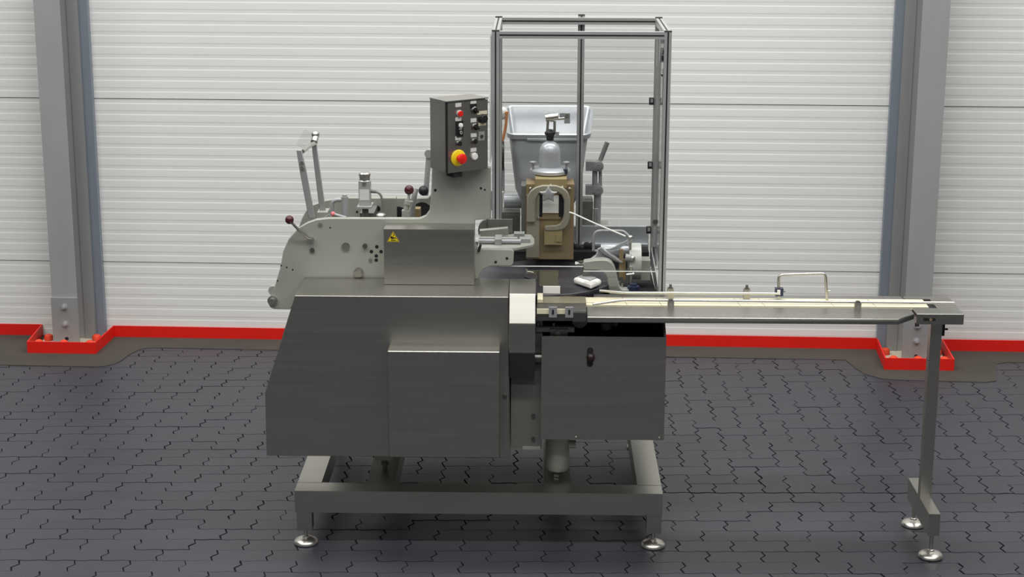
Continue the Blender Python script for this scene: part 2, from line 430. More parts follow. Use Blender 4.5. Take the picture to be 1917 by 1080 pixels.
# ---- base frame
q = P(); zt0, zt1, bx0, bx1, by1 = 0.150, 0.245, -0.895, 0.623, 1.30
q.box(bx0, bx1, 0.0, 0.10, zt0, zt1, .004); q.box(bx0, bx1, by1 - .1, by1, zt0, zt1, .004)
q.box(bx0, bx0 + .10, 0.0965, by1 - .0965, zt0, zt1, .004); q.box(bx1 - .10, bx1, 0.0965, by1 - .0965, zt0, zt1, .004)
q.box(-0.605, -0.490, 0.0965, by1 - .0965, zt0 + .002, zt1 - .002, .004); q.box(0.135, 0.245, 0.0965, by1 - .0965, zt0 + .002, zt1 - .002, .004)
bf = q.obj('base_frame', 'steel', mc)
FOOT = [(.048, 0.001), (.051, .005), (.050, .012), (.044, .019), (.030, .025), (.014, .028), (.012, .034), (.0085, .036), (.0085, .085)]
for (x, y) in ((-0.858, 0.035), (0.590, 0.035), (-0.858, 1.26), (0.590, 1.26)):
    P().box(x - .031, x + .031, y - .031, y + .031, .068, .151, .002).obj('leg', 'steel', bf)
    P().lathe(FOOT, (x, y, 0), 'Z', 32).obj('levelling_foot', 'steel_bright', bf)
# ---- pedestal cylinders under the housing
for (x, y, r, zb, zt) in ((.191, .205, .050, .275, .50), (.191, 1.02, .050, .275, .50)):
    c = P().lathe([(r * .86, zb), (r * .97, zb + .010), (r, zb + .025), (r, zt)], (x, y, 0)).obj('support_cylinder', 'cast_grey', mc)
    P().cyl((x, y, .2445), (x, y, zb + .004), .012).hexbolt((x, y, .245), (0, 0, 1), .022, .012).obj('spindle', 'steel_dark', c)
    P().cyl((x + r - .005, y - .01, zb + .115), (x + r + .026, y - .01, zb + .115), .017).obj('side_fitting', 'cast_grey', c)
for (x, y) in ((-.548, .30), (-.548, 1.02)):
    c = P().box(x - .036, x + .036, y - .036, y + .036, .285, .45, .004).obj('support_block', 'cast_grey', mc)
    P().cyl((x, y, .243), (x, y, .29), .011).hexbolt((x, y, .255), (0, 0, 1), .020, .012).obj('spindle', 'steel_dark', c)
P().box(.262, .330, .22, .28, .455, .51, .003).obj('outlet_block', 'cast_grey_dark', mc)
P().tube([(.36, .35, .50), (.37, .36, .40), (.42, .37, .36), (.45, .37, .50)], .012, rad=.03).obj('drain_hose', 'void', mc)
# ---- body cover and housing behind it
body = P().prism([(-.870, 1.077), (-.0138, 1.077), (-.0056, .397), (-1.005, .397), (-1.003, .668)], 'Y', 0.0, .305, .0025).obj('body_cover', 'steel', mc, smooth=0)
bx = P().prism([(-.108, .880), (-.108, .434), (-.090, .430), (0.001, .402), (0.001, .880)], 'X', -.493, -.046, .003).obj('access_box', 'steel', body)
P().cyl((-.028, .001, .66), (-.028, -.012, .66), .010).obj('cover_bolt', 'steel_dark', body)
P().box(-.80, -.21, .342, 1.38, .45, 1.06).obj('gear_housing', 'cast_grey_dark', mc)
# right hand housing: column, open drive box, deck
col = P().box(-.004, .124, .060, .40, .416, .985, .003).obj('housing_column', 'cast_grey_dark', mc)
for z in (.79, .706, .56, .46): P().hexbolt((.088, .0605, z), (0, -1, 0), .009, .007).obj('bolt', 'steel_dark', col)
P().box(.045, .118, .053, .061, .414, .426).obj('clip', 'cast_grey', col)
drv = P()
drv.box(.120, .6215, 0.0, .004, .478, .915, .0012)
drv.box(.120, .123, .0035, .33, .478, .90); drv.box(.618, .6215, .0035, .33, .478, .915)
drv.box(.124, .618, .326, .33, .478, 1.0); drv.box(.123, .618, .0045, .326, .478, .482)
drv = drv.obj('drive_box', 'steel', mc)
slot = arc(.3155, .857, .0125, 0, 180, 8) + arc(.3155, .800, .0125, 180, 360, 8)
P().prism(slot, 'Y', -.0012, .0002).obj('handle_slot', 'void', drv)
P().ball((.318, -.012, .829), .017, 1.0, .9, 1.15).obj('knob', 'maroon_dark', drv)
for x in (.263, .603): P().lathe([(.005, 0), (.004, -.003), (.001, -.004)], (x, 0.0, .487), 'Y', 10).obj('screw', 'steel_bright', drv)
P().prism([(.0035, .915), (.33, .915), (.33, 1.02), (.16, 1.0), (.08, .955)], 'X', .612, .6205).obj('side_cheek', 'cast_grey_dark', drv)
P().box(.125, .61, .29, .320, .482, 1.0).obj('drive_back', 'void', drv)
br = P().box(.098, .252, .045, .075, .920, .942, .002).obj('slide_bar', 'cast_grey_dark', mc)
P().box(.154, .226, .030, .048, .902, .936, .002).hexbolt((.185, .030, .918), (0, -1, 0), .013, .010).obj('clamp_block', 'steel_dark', br)
for x in (.105, .168): P().cyl((x, .06, .942), (x, .06, .955), .008).obj('bolt', 'steel_dark', br)
for (x, y, z, r) in ((.276, .20, .94, .032), (.40, .22, .93, .016)):
    P().cyl((x, y - .05, z), (x, y + .09, z), r).obj('shaft', 'cast_grey', mc)
P().cyl((.386, .16, .90), (.386, .16, 1.0), .010).cyl((.386, .16, .905), (.386, .16, .93), .022).obj('spindle', 'cast_grey_dark', mc)
P().cyl((.412, .15, .925), (.425, .135, .93), .009).obj('grease_nipple', 'steel_bright', mc)
P().cyl((.090, .055, .808), (.126, .055, .808), .021).obj('shaft_end', 'steel_dark', mc)
# ---- faceted chute cover
P().prism([(.235, 1.094), (0.0, 1.090), (-.062, .984), (-.062, .864), (-.060, .862), (.058, .862), (.058, .99), (.235, .99)], 'X', -.0105, .0945, .0016).obj('chute_cover', 'steel', mc, smooth=0)
P().prism([(-.0605, .8615), (0.0, .738), (.0575, .738), (.0575, .8615)], 'X', -.0095, .0935, .001).obj('shaded_undercut', 'undercut_shade', mc, smooth=0)  # undercut facet of the chute; the dark floor it mirrors is painted in
# ---- deck, turntable and things on it
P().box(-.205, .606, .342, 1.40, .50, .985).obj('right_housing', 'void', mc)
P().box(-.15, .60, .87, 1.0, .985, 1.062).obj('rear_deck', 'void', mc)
tt = P().lathe([(.300, 1.000), (.310, 1.004), (.310, 1.028), (.308, 1.030), (.002, 1.030)], (.12, .53, 0), 'Z', 72).obj('turntable', 'disc_steel', mc)
P().lathe([(.075, 1.0302), (.075, 1.036), (.070, 1.038)], (.12, .53, 0), 'Z', 32).obj('hub_cap', 'disc_steel', tt)
P().cyl((.12, .53, .985), (.12, .53, 1.001), .10).obj('hub', 'steel_dark', tt)
P().box(.125, .1955, .238, .252, 1.031, 1.060, .002).obj('product_block', 'white', mc)
P().box(.1095, .189, .358, .364, 1.031, 1.098, .001).box(.062, .108, .36, .366, 1.083, 1.097).obj('stop_plate', 'olive_belt', mc)
P().box(.100, .108, .352, .362, 1.031, 1.10).obj('stop_post', 'steel_dark', mc)
P().cyl((.055, .340, 1.092), (.055, .340, 1.11), .006).cyl((.052, .34, 1.1), (.085, .33, 1.098), .003).obj('setting_screw', 'steel_bright', mc)
# ---- front side plate (rounded grey casting carrying the pedestal)
outl = [(-.935, .936), (-1.004, .937), (-1.018, .943), (-1.0265, .957), (-1.025, .980), (-1.000, 1.03), (-.9713, 1.1185), (-.958, 1.187), (-.9344, 1.2375), (-.893, 1.285), (-.855, 1.308), (-.817, 1.322), (-.766, 1.328),
        (-.389, 1.3294), (-.3625, 1.3408), (-.347, 1.3635), (-.340, 1.406), (-.3364, 1.545), (-.093, 1.545), (-.093, 1.329), (-.1591, 1.324), (-.1591, 1.2266), (-.150, 1.208), (-.130, 1.2015), (-.0085, 1.200),
        (.001, 1.196), (.003, 1.188), (.0006, 1.141), (-.004, 1.133), (-.0105, 1.1296), (-.095, 1.129), (-.124, 1.115), (-.140, 1.093), (-.1441, 1.067), (-.1441, .99), (-.90, .99)]
sp = P().prism(outl, 'Y', .31, .34, .003).obj('side_plate', 'cast_grey', mc)
for (x, z, r, h, mt) in ((-.8005, 1.3018, .008, .006, 'cast_grey_dark'), (-.8364, 1.1926, .010, .008, 'steel_dark'), (-.696, 1.2095, .017, .008, 'steel'), (-.616, 1.2123, .010, .014, 'steel_dark'), (-.595, 1.151, .007, .006, 'cast_grey_dark')):
    P().cyl((x, .3105, z), (x, .31 - h, z), r).obj('bolt', mt, sp)
P().cyl((-.645, .3105, 1.098), (-.645, .302, 1.098), .021).hexbolt((-.645, .302, 1.098), (0, -1, 0), .017, .014).obj('cap_bolt', 'steel', sp)
for (x, z) in ((-.5672, 1.2081), (-.5898, 1.1874), (-.5498, 1.1877), (-.5701, 1.1693), (-.5704, 1.1511)):
    P().cyl((x, .3102, z), (x, .3092, z), .0075, seg=14).obj('hole', 'void', sp)
for (x, z) in ((-.968, 1.125), (-.945, 1.118), (-.92, 1.108), (-.76, 1.288), (-.985, 1.06)):
    P().cyl((x, .3102, z), (x, .3092, z), .0035, seg=10).obj('hole', 'void', sp)
P().cyl((-1.008, .3105, .975), (-1.008, .300, .975), .021).cyl((-1.008, .301, .975), (-1.008, .285, .975), .012).obj('roller_end', 'steel_bright', sp)
P().cyl((-1.008, .325, 1.012), (-1.008, .36, 1.012), .020).obj('rear_boss', 'cast_grey', sp)
# holes low on the overhanging arm and on the pedestal
for (x, z, r) in ((-.073, 1.146, .006), (-.026, 1.162, .006), (-.134, 1.458, .005), (-.118, 1.452, .004), (-.322, 1.449, .006)):
    P().cyl((x, .3102, z), (x, .3092, z), r, seg=12).obj('hole', 'void', sp)
P().hexbolt((-.352, .325, 1.334), (0, 0, 1), .012, .012).obj('bolt', 'steel_dark', sp)
# ball levers
lv = P().tube([(-.840, .300, 1.238), (-.885, .270, 1.286), (-.919, .262, 1.328)], .006).obj('gear_lever', 'steel', sp)
P().ball((-.921, .262, 1.331), .018).obj('ball_knob', 'maroon', lv)
P().cyl((-.840, .3105, 1.238), (-.840, .292, 1.238), .013).cyl((-.840, .292, 1.238), (-.840, .285, 1.238), .008).obj('pivot', 'steel_bright', lv)
lv = P().box(-.467, -.435, .375, .41, 1.302, 1.348, .003).cyl((-.452, .392, 1.34), (-.441, .392, 1.38), .011).cyl((-.441, .392, 1.372), (-.437, .392, 1.388), .018).cyl((-.439, .392, 1.38), (-.437, .400, 1.43), .006).obj('clutch_lever', 'cast_grey', mc)
P().ball((-.437, .40, 1.432), .020).obj('ball_knob', 'maroon', lv)
# ---- stainless cover box on the side plate with warning triangle
cb = P().box(-.527, -.1585, .19, .3095, 1.0785, 1.3096, .003).obj('cover_box', 'steel', mc)
tri = [(-.4885, 1.3005), (-.5135, 1.2575), (-.4635, 1.2575)]
def shrink(p, k):
    cx_ = sum(a for a, _ in p) / 3; cz_ = sum(b for _, b in p) / 3
    return [(cx_ + (a - cx_) * k, cz_ + (b - cz_) * k) for a, b in p]
wt = P().prism(tri, 'Y', .1895, .1901).obj('warning_sign', 'yellow', cb)
def frame3(po, pi, y0, y1):
    q = P(); v = [(a, y, b) for y in (y0, y1) for p in (po, pi) for a, b in p]; f = []
    for i in range(3):
        j = (i + 1) % 3
        f += [(i, j, 3 + j, 3 + i), (6 + i, 9 + i, 9 + j, 6 + j), (i, 6 + i, 6 + j, j), (3 + i, 3 + j, 9 + j, 9 + i)]
    q._geo(v, f); return q
frame3(shrink(tri, .90), shrink(tri, .80), .1891, .1896).obj('sign_border', 'black', wt)
hand = P()
hand.prism([(-.4985, 1.2630), (-.4770, 1.2630), (-.4770, 1.2662), (-.4985, 1.2662)], 'Y', .1889, .1896)
hand.prism([(-.4985, 1.2700), (-.4900, 1.2690), (-.4800, 1.2725), (-.4765, 1.2700), (-.4755, 1.2718), (-.4800, 1.2760), (-.4880, 1.2760), (-.4945, 1.2800), (-.4985, 1.2800)], 'Y', .1889, .1896)
hand.prism([(-.4905, 1.2790), (-.4870, 1.2900), (-.4850, 1.2890), (-.4875, 1.2780)], 'Y', .1889, .1896)
hand.obj('sign_symbol', 'black', wt)
# ---- rear side plate and the paper feed between the plates
ro = [(-.96, 1.00), (-.955, 1.18), (-.933, 1.237), (-.915, 1.272), (-.884, 1.300), (-.825, 1.3205), (-.755, 1.333), (-.38, 1.333), (-.367, 1.347), (-.355, 1.40), (-.355, 1.54), (-.33, 1.54), (-.33, 1.00)]
rp = P().prism(ro, 'Y', .72, .75, .003).obj('rear_side_plate', 'cast_grey', mc)
for (x, z, r) in ((-.60, 1.285, .013), (-.51, 1.25, .045), (-.405, 1.27, .045), (-.69, 1.27, .005)):
    P().cyl((x, .7195, z), (x, .7185, z), r).obj('hole', 'void', rp)
P().box(-.565, -.51, .60, .66, 1.20, 1.355, .012).obj('bearing_block', 'cast_grey', mc)
P().box(-.90, -.40, .345, .715, 1.10, 1.14).obj('bed_plate', 'cast_grey_dark', mc)
P().box(-.66, -.60, .55, .715, 1.14, 1.30).obj('inner_rib', 'cast_grey_dark', mc)
for (x, z, r) in ((-.80, 1.25, .018), (-.73, 1.22, .022)):
    P().cyl((x, .342, z), (x, .718, z), r).obj('feed_roller', 'steel', mc)
# tall feed arms
P().prism([(-.896, 1.607), (-.874, 1.607), (-.858, 1.525), (-.826, 1.322), (-.853, 1.322), (-.884, 1.515)], 'Y', .342, .354, .002).obj('feed_arm', 'galvanised_light', mc)
fa = P().prism([(-.868, 1.600), (-.846, 1.600), (-.812, 1.29), (-.838, 1.29)], 'Y', .60, .612, .002).obj('feed_arm', 'galvanised_light', mc)
P().box(-.845, -.80, .56, .65, 1.275, 1.30, .004).obj('arm_block', 'cast_grey', mc)
for z in (1.556, 1.534): P().cyl((-.8735, .3425, z), (-.8735, .333, z), .007).obj('arm_bolt', 'steel_bright', mc)
P().tube([(-.872, .352, 1.600), (-.858, .47, 1.604), (-.850, .60, 1.594)], .009).cyl((-.853, .585, 1.60), (-.847, .625, 1.63), .015).ball((-.850, .61, 1.628), .017).obj('arm_cross_rod', 'steel_bright', mc)
P().obox((-.868, .46, 1.628), (.060, .003, .075), rz=.25, ry=.55).obj('guide_vane', 'polycarbonate', mc)
# sensor post
sn = P().box(-.662, -.600, .45, .55, 1.340, 1.348, .001).box(-.656, -.607, .475, .525, 1.348, 1.452, .003).obj('sensor', 'aluminium', mc)
P().box(-.652, -.611, .4735, .4752, 1.372, 1.418).obj('rating_label', 'label', sn)
P().lathe([(.026, 1.430), (.027, 1.436), (.027, 1.450), (.023, 1.454), (.023, 1.470), (.025, 1.472), (.025, 1.482), (.020, 1.487)], (-.6315, .50, 0), 'Z', 24).obj('sensor_cap', 'steel_bright', sn)
P().cyl((-.607, .50, 1.406), (-.585, .50, 1.404), .008).tube([(-.587, .50, 1.404), (-.566, .50, 1.395), (-.556, .50, 1.36), (-.560, .50, 1.30), (-.552, .50, 1.26)], .005, rad=.02).obj('sensor_cable', 'cable', sn)
P().cyl((-.6315, .50, 1.14), (-.6315, .50, 1.341), .014).obj('sensor_stem', 'cast_grey_dark', sn)
P().cyl((-.709, .42, 1.25), (-.709, .42, 1.398), .015).cyl((-.709, .42, 1.398), (-.709, .42, 1.406), .010).obj('guide_post', 'galvanised', mc)
P().tube([(-.768, .42, 1.24), (-.762, .42, 1.384), (-.71, .42, 1.384)], .009, rad=.035).obj('bent_rod', 'galvanised', mc)
P().tube([(-.75, .36, 1.335), (-.70, .352, 1.322), (-.69, .352, 1.30)], .007).obj('trip_lever', 'galvanised_light', mc)
P().ball((-.752, .36, 1.336), .010).obj('trip_knob', 'pink', mc)
P().obox((-.80, .40, 1.30), (.075, .015, .014), ry=-.6).obj('link_bar', 'galvanised_light', mc)
P().lathe([(.020, 1.326), (.020, 1.334), (.012, 1.340)], (-.553, .362, 0)).obj('oil_cap', 'steel_bright', mc)
P().tube([(-.3715, .70, 1.535), (-.387, .70, 1.35)], .012).cyl((-.372, .68, 1.535), (-.372, .72, 1.535), .018).obj('brake_rod', 'galvanised', mc)
P().ball((-.396, .69, 1.372), .022).obj('rod_knob', 'black', mc)
P().obox((-.425, .55, 1.29), (.05, .05, .07), bev=.006).obj('pawl_block', 'bronze', mc)
P().tube([(-.434, .47, 1.30), (-.420, .47, 1.395), (-.415, .48, 1.42)], .012, rad=.03).obj('pawl_arm', 'galvanised_light', mc)
# ---- folding station on the overhanging arm
fs_ = P().prism([(-.150, .338), (-.008, .338), (.010, .338), (.080, .400), (.0875, .425), (.087, .515), (.074, .590), (.0, .60), (-.150, .60)], 'Z', 1.188, 1.203, .003).obj('folding_table', 'cast_grey', mc)
P().cyl((-.146, .45, 1.214), (.015, .45, 1.214), .009).obj('fold_rod', 'galvanised_light', fs_)
P().cyl((-.146, .40, 1.214), (.030, .40, 1.214), .010).obj('fold_rod', 'galvanised', fs_)
P().box(-.078, -.050, .375, .47, 1.203, 1.228, .003).obj('fold_clamp', 'galvanised_light', fs_)
P().obox((-.085, .53, 1.225), (.12, .04, .030), ry=-.10, bev=.004).obj('fold_arm', 'cast_grey', fs_)
P().obox((-.06, .595, 1.238), (.105, .012, .060), bev=.002).obj('fold_plate', 'cast_grey_dark', fs_)
P().box(.0, .045, .50, .55, 1.203, 1.225, .003).obj('fold_block', 'galvanised_light', fs_)
P().box(.025, .07, .42, .47, 1.203, 1.220, .003).obj('fold_block', 'galvanised', fs_)
P().cyl((.045, .48, 1.203), (.045, .48, 1.216), .014).obj('fold_bolt', 'steel_bright', fs_)
P().lathe([(.052, -.016), (.052, .016)], (-.105, .62, 1.215), 'Y', 24).obj('fold_cam', 'cast_grey_dark', mc)
P().obox((-.140, .312, 1.205), (.010, .02, .030), ry=.3).obj('fold_latch', 'black', mc)
# ---- pressing arm with white pad
ac = [(.2944, 1.128), (.340, 1.136), (.380, 1.138), (.400, 1.134), (.414, 1.125), (.427, 1.106), (.434, 1.080), (.4424, 1.043), (.449, 1.018), (.460, 1.009), (.4905, 1.0086), (.4956, .9855), (.405, .9855), (.400, 1.02), (.3948, 1.0546), (.388, 1.073), (.376, 1.084), (.358, 1.092), (.2949, 1.0935)]
pa = P().prism(ac, 'Y', .40, .45, .004).obj('press_arm', 'cast_grey', mc)
P().cyl((.285, .425, 1.125), (.285, .425, 1.10), .016).cyl((.296, .42, 1.112), (.268, .42, 1.112), .012).hexbolt((.268, .42, 1.112), (-1, 0, 0), .014, .008).obj('arm_end_bolt', 'steel_dark', pa)
P().box(.292, .322, .41, .44, 1.060, 1.094, .002).obj('pad_post', 'steel_dark', pa)
P().prism([(.252, .40), (.325, .295), (.372, .375), (.30, .478)], 'Z', 1.035, 1.0585, .006).obj('press_pad', 'white', pa)
P().prism([(.277, .405), (.322, .345), (.350, .392), (.304, .452)], 'Z', 1.0585, 1.0640, .001).obj('pad_plate', 'galvanised', pa)
# ---- drive head behind the pressing arm
dh = P().cyl((.492, .55, 1.098), (.5435, .55, 1.098), .078, seg=36).obj('drum', 'motor_paint', mc)
P().box(.543, .585, .52, .60, 1.02, 1.106, .006).obj('gear_foot', 'cast_grey', mc)
P().cyl((.372, .55, 1.143), (.46, .55, 1.143), .030).cyl((.45, .55, 1.143), (.492, .55, 1.143), .022).obj('cross_cylinder', 'cast_aluminium', mc)
P().prism([(.325, 1.116), (.350, 1.135), (.357, 1.163), (.385, 1.166), (.40, 1.150), (.465, 1.108), (.455, 1.100), (.40, 1.118), (.36, 1.122), (.335, 1.108)], 'Y', .49, .515, .003).obj('rocker', 'cast_aluminium', mc)
P().prism([(.355, 1.165), (.372, 1.175), (.40, 1.150), (.465, 1.108), (.455, 1.104), (.39, 1.138)], 'Y', .475, .489, .002).obj('rocker_link', 'galvanised_light', mc)
P().tube([(.3406, .56, 1.14), (.3419, .56, 1.227), (.470, .56, 1.227), (.492, .55, 1.205)], .0062, rad=.03).obj('bent_handle', 'galvanised', mc)
P().ball((.495, .50, 1.211), .012).obj('ball_joint', 'steel_bright', mc)
P().ball((.503, .47, 1.127), .014).obj('ball_joint', 'steel_bright', mc)
P().cyl((.475, .475, 1.13), (.50, .472, 1.128), .017).obj('joint_socket', 'galvanised_light', mc)
P().cyl((.495, .505, 1.20), (.497, .505, 1.10), .006).cyl((.499, .47, 1.09), (.499, .47, 1.0), .006).obj('pull_rod', 'steel_bright', mc)
P().obox((.455, .50, 1.178), (.095, .010, .014), ry=-.5).obox((.40, .50, 1.160), (.11, .010, .006), ry=-.12).obj('toggle_lever', 'cast_aluminium', mc)
P().obox((.458, .50, 1.10), (.018, .02, .12), bev=.002).obox((.472, .51, 1.07), (.012, .02, .09)).obj('cam_lever', 'bronze', mc)
P().cyl((.478, .44, 1.064), (.505, .44, 1.066), .005).ball((.507, .44, 1.066), .008).obj('stop_screw', 'steel_bright', mc)
P().cyl((.447, .435, 1.009), (.447, .435, 1.035), .006).cyl((.462, .43, 1.009), (.462, .43, 1.028), .005).obj('stud', 'steel_bright', mc)
P().cyl((.508, .42, .986), (.508, .42, 1.02), .026).cyl((.508, .42, 1.02), (.508, .42, 1.03), .014).obj('screw_cap', 'blue', mc)
P().tube([(.238, .60, 1.2986), (.252, .58, 1.298), (.36, .55, 1.255), (.475, .51, 1.215)], .0035).obj('wire', 'white', mc)
# back beam behind the turntable and small cabinet
P().box(.262, .602, .985, 1.02, 1.035, 1.0715, .002).obj('back_beam', 'cast_aluminium', mc)
P().box(.265, .606, 1.021, 1.05, .99, 1.146, .002).obj('back_panel', 'cast_aluminium', mc)
P().box(.295, .352, 1.052, 1.18, 1.00, 1.255, .004).obj('switch_cabinet', 'cast_grey_dark', mc)
P().box(.353, .425, 1.052, 1.16, 1.00, 1.145, .004).obj('terminal_box', 'cast_grey', mc)
P().cyl((.359, 1.04, 1.08), (.359, 1.04, 1.225), .006).cyl((.352, 1.04, 1.222), (.375, 1.04, 1.222), .004).obj('stay_rod', 'galvanised_light', mc)
for i in range(14):
    a = i * 2.1
    P().ball((.255 + .0075 * i, .93 + .012 * math.sin(a), 1.072 + .008 * math.cos(a * 1.7)), .016).obj('cloth_fold', 'void', mc) if i % 3 == 0 else None
# ================================================================== DOSING UNIT
du = thing('dosing_unit', 'bronze coloured dosing tower with bell shaped aluminium cap and star knob behind the clear guard', 'dosing unit', (.155, .79, 1.062))
P().box(.0495, .2585, .72, .86, 1.063, 1.397, .003).obj('tower', 'bronze', du)
P().box(.028, .052, .74, .86, 1.10, 1.385, .002).obj('tower_flank', 'cast_grey_dark', du)
P().box(.0885, .2260, .712, .90, 1.383, 1.4215, .003).obj('cap_block', 'brass_pale', du)
P().cyl((.1545, .85, 1.421), (.1545, .85, 1.44), .047, seg=28).obj('neck', 'bronze', du)
P().lathe([(.060, 1.415), (.085, 1.424), (.090, 1.428), (.090, 1.440), (.082, 1.447), (.052, 1.452)], (.1545, .85, 0), 'Z', 40).obj('flange', 'cast_aluminium', du)
bell = P().lathe([(.050, 1.448), (.0475, 1.456), (.0472, 1.515), (.045, 1.532), (.038, 1.548), (.026, 1.559), (.013, 1.564), (.013, 1.570), (.002, 1.571)], (.1525, .85, 0), 'Z', 40).obj('bell_cap', 'cast_aluminium', du)
P().lathe([(.016, 1.570), (.017, 1.590), (.024, 1.596), (.024, 1.606), (.015, 1.612), (.010, 1.618), (.002, 1.619)], (.1525, .85, 0), 'Z', 10).obj('grip_knob', 'black', bell)
for x in (.0790, .2250):
    P().cyl((x, .82, 1.445), (x, .82, 1.468), .005).lathe([(.004, 1.466), (.015, 1.472), (.016, 1.478), (.006, 1.482)], (x, .82, 0), 'Z', 12).obj('thumb_screw', 'galvanised', du)
P().cyl((.221, .795, 1.430), (.221, .795, 1.450), .010).obj('plug', 'blue', du)
br = P().tube([(.140, .85, 1.61), (.143, .85, 1.655)], .006).tube([(.172, .85, 1.60), (.172, .85, 1.655)], .006).obj('valve_stand', 'steel_bright', du)
P().cyl((.132, .85, 1.668), (.188, .85, 1.676), .016).cyl((.150, .85, 1.670), (.166, .85, 1.672), .019).cyl((.186, .85, 1.665), (.215, .85, 1.668), .007).obj('valve', 'steel_bright', br)
P().box(.194, .2395, .845, .850, 1.668, 1.690, .002).box(.214, .2395, .843, .850, 1.645, 1.668, .002).obj('valve_plate', 'galvanised_light', br)
P().cyl((.226, .844, 1.680), (.226, .838, 1.680), .008).obj('valve_screw', 'steel_bright', br)
P().box(.176, .192, .85, .856, 1.585, 1.606).obj('valve_tab', 'galvanised', br)
P().box(.052, .108, .702, .719, 1.075, 1.352, .002).obj('yoke_plate', 'yoke_grey', du)
P().prism([(.052, 1.235), (.054, 1.345), (.066, 1.372), (.088, 1.390), (.120, 1.400), (.178, 1.400), (.210, 1.390), (.231, 1.370), (.241, 1.340), (.241, 1.255), (.232, 1.222), (.213, 1.205), (.185, 1.198), (.132, 1.198), (.132, 1.220),
           (.180, 1.222), (.198, 1.230), (.210, 1.250), (.214, 1.275), (.214, 1.335), (.204, 1.358), (.186, 1.371), (.160, 1.376), (.125, 1.374), (.104, 1.362), (.092, 1.340), (.090, 1.235)], 'Y', .684, .701, .004).obj('yoke', 'yoke_grey', du)
P().box(.110, .200, .712, .7195, 1.245, 1.368, .001).obj('window_frame', 'bronze', du)
P().box(.1215, .1915, .704, .7125, 1.2735, 1.350, .002).obj('inspection_window', 'white', du)
P().box(.094, .121, .711, .7195, 1.255, 1.355, .001).obj('recess', 'void', du)
P().box(.192, .2165, .711, .7195, 1.255, 1.355, .001).obj('recess', 'void', du)
P().box(.130, .208, .69, .7195, 1.135, 1.212, .003).obj('brass_block', 'brass_pale', du)
P().box(.180, .206, .684, .6905, 1.150, 1.180, .002).obj('brass_insert', 'brass_pale', du)
star = []
for i in range(10):
    a = math.radians(90 + i * 36); r = .044 if i % 2 == 0 else .021
    star.append((.1460 + r * math.cos(a), 1.366 + r * math.sin(a) * .9))
sk = P().prism(star, 'Y', .640, .662, .008, 3).cyl((.146, .66, 1.366), (.146, .70, 1.366), .012).obj('star_knob', 'galvanised', du)
for (x, z) in ((.085, 1.311), (.083, 1.286), (.104, 1.252), (.110, 1.386), (.207, 1.386), (.155, 1.394), (.068, 1.380), (.238, 1.380)):
    P().lathe([(.0075, 0), (.0075, -.004), (.004, -.009)], (x, .702 if z < 1.36 else .712, z), 'Y', 14).obj('bolt', 'steel_bright', du)
# ================================================================== HOPPER
hp = thing('feed_hopper', 'big tapered cast aluminium feed hopper with outward lip standing behind the dosing tower', 'hopper', (.15, 1.2, 1.05))
def rring(x0, x1, y0, y1, zf, zb, r, n=5, wide=0.0):
    pts = []
    for (cx_, cy_, a0) in ((x1 - r, y1 - r, 0), (x0 + r, y1 - r, 90), (x0 + r, y0 + r, 180), (x1 - r, y0 + r, 270)):
        for i in range(n + 1):
            a = math.radians(a0 + 90 * i / n); x = cx_ + r * math.cos(a); y = cy_ + r * math.sin(a)
            t = (y - y0) / (y1 - y0); xm = (x0 + x1) / 2
            pts.append((xm + (x - xm) * (1 + wide * t), y, zf + (zb - zf) * t))
    return pts
rings = [rring(.06, .24, 1.10, 1.24, 1.15, 1.15, .05), rring(.06, .24, 1.08, 1.24, 1.20, 1.20, .05), rring(.026, .270, 1.00, 1.28, 1.250, 1.26, .06), rring(-.002, .294, .982, 1.30, 1.315, 1.33, .05), rring(-.014, .306, 1.012, 1.32, 1.405, 1.42, .045), rring(-.028, .322, 1.025, 1.345, 1.540, 1.615, .035, 5, .14),
         rring(-.038, .334, 1.015, 1.355, 1.546, 1.622, .035, 5, .14), rring(-.040, .336, 1.013, 1.357, 1.566, 1.644, .035, 5, .14), rring(-.034, .330, 1.019, 1.352, 1.571, 1.650, .035, 5, .14), rring(-.024, .320, 1.029, 1.342, 1.564, 1.642, .03, 5, .14), rring(0.0, .292, 1.05, 1.30, 1.35, 1.36, .04), rring(.07, .23, 1.11, 1.23, 1.24, 1.24, .04)]
q = P(); n = len(rings[0]); q._geo([p for r in rings for p in r], [(k * n + i, k * n + (i + 1) % n, (k + 1) * n + (i + 1) % n, (k + 1) * n + i) for k in range(len(rings) - 1) for i in range(n)] + [tuple(range((len(rings) - 1) * n, len(rings) * n))])
q.obj('bowl', 'cast_aluminium', hp, smooth=45)
P().prism([(.05, 1.550), (.30, 1.550), (.30, 1.538), (.05, 1.538)], 'Y', 1.012, 1.03, .002).obj('front_lip', 'cast_aluminium', hp)
P().cyl((-.055, 1.15, 1.235), (.07, 1.15, 1.235), .032, seg=28).obj('outlet_pipe', 'cast_aluminium', hp)
P().cyl((.15, 1.17, .986), (.15, 1.17, 1.155), .085).obj('hopper_foot', 'cast_aluminium', hp)
P().box(-.10, .02, 1.09, 1.21, .986, 1.195, .004).obj('pump_block', 'cast_grey_dark', hp)
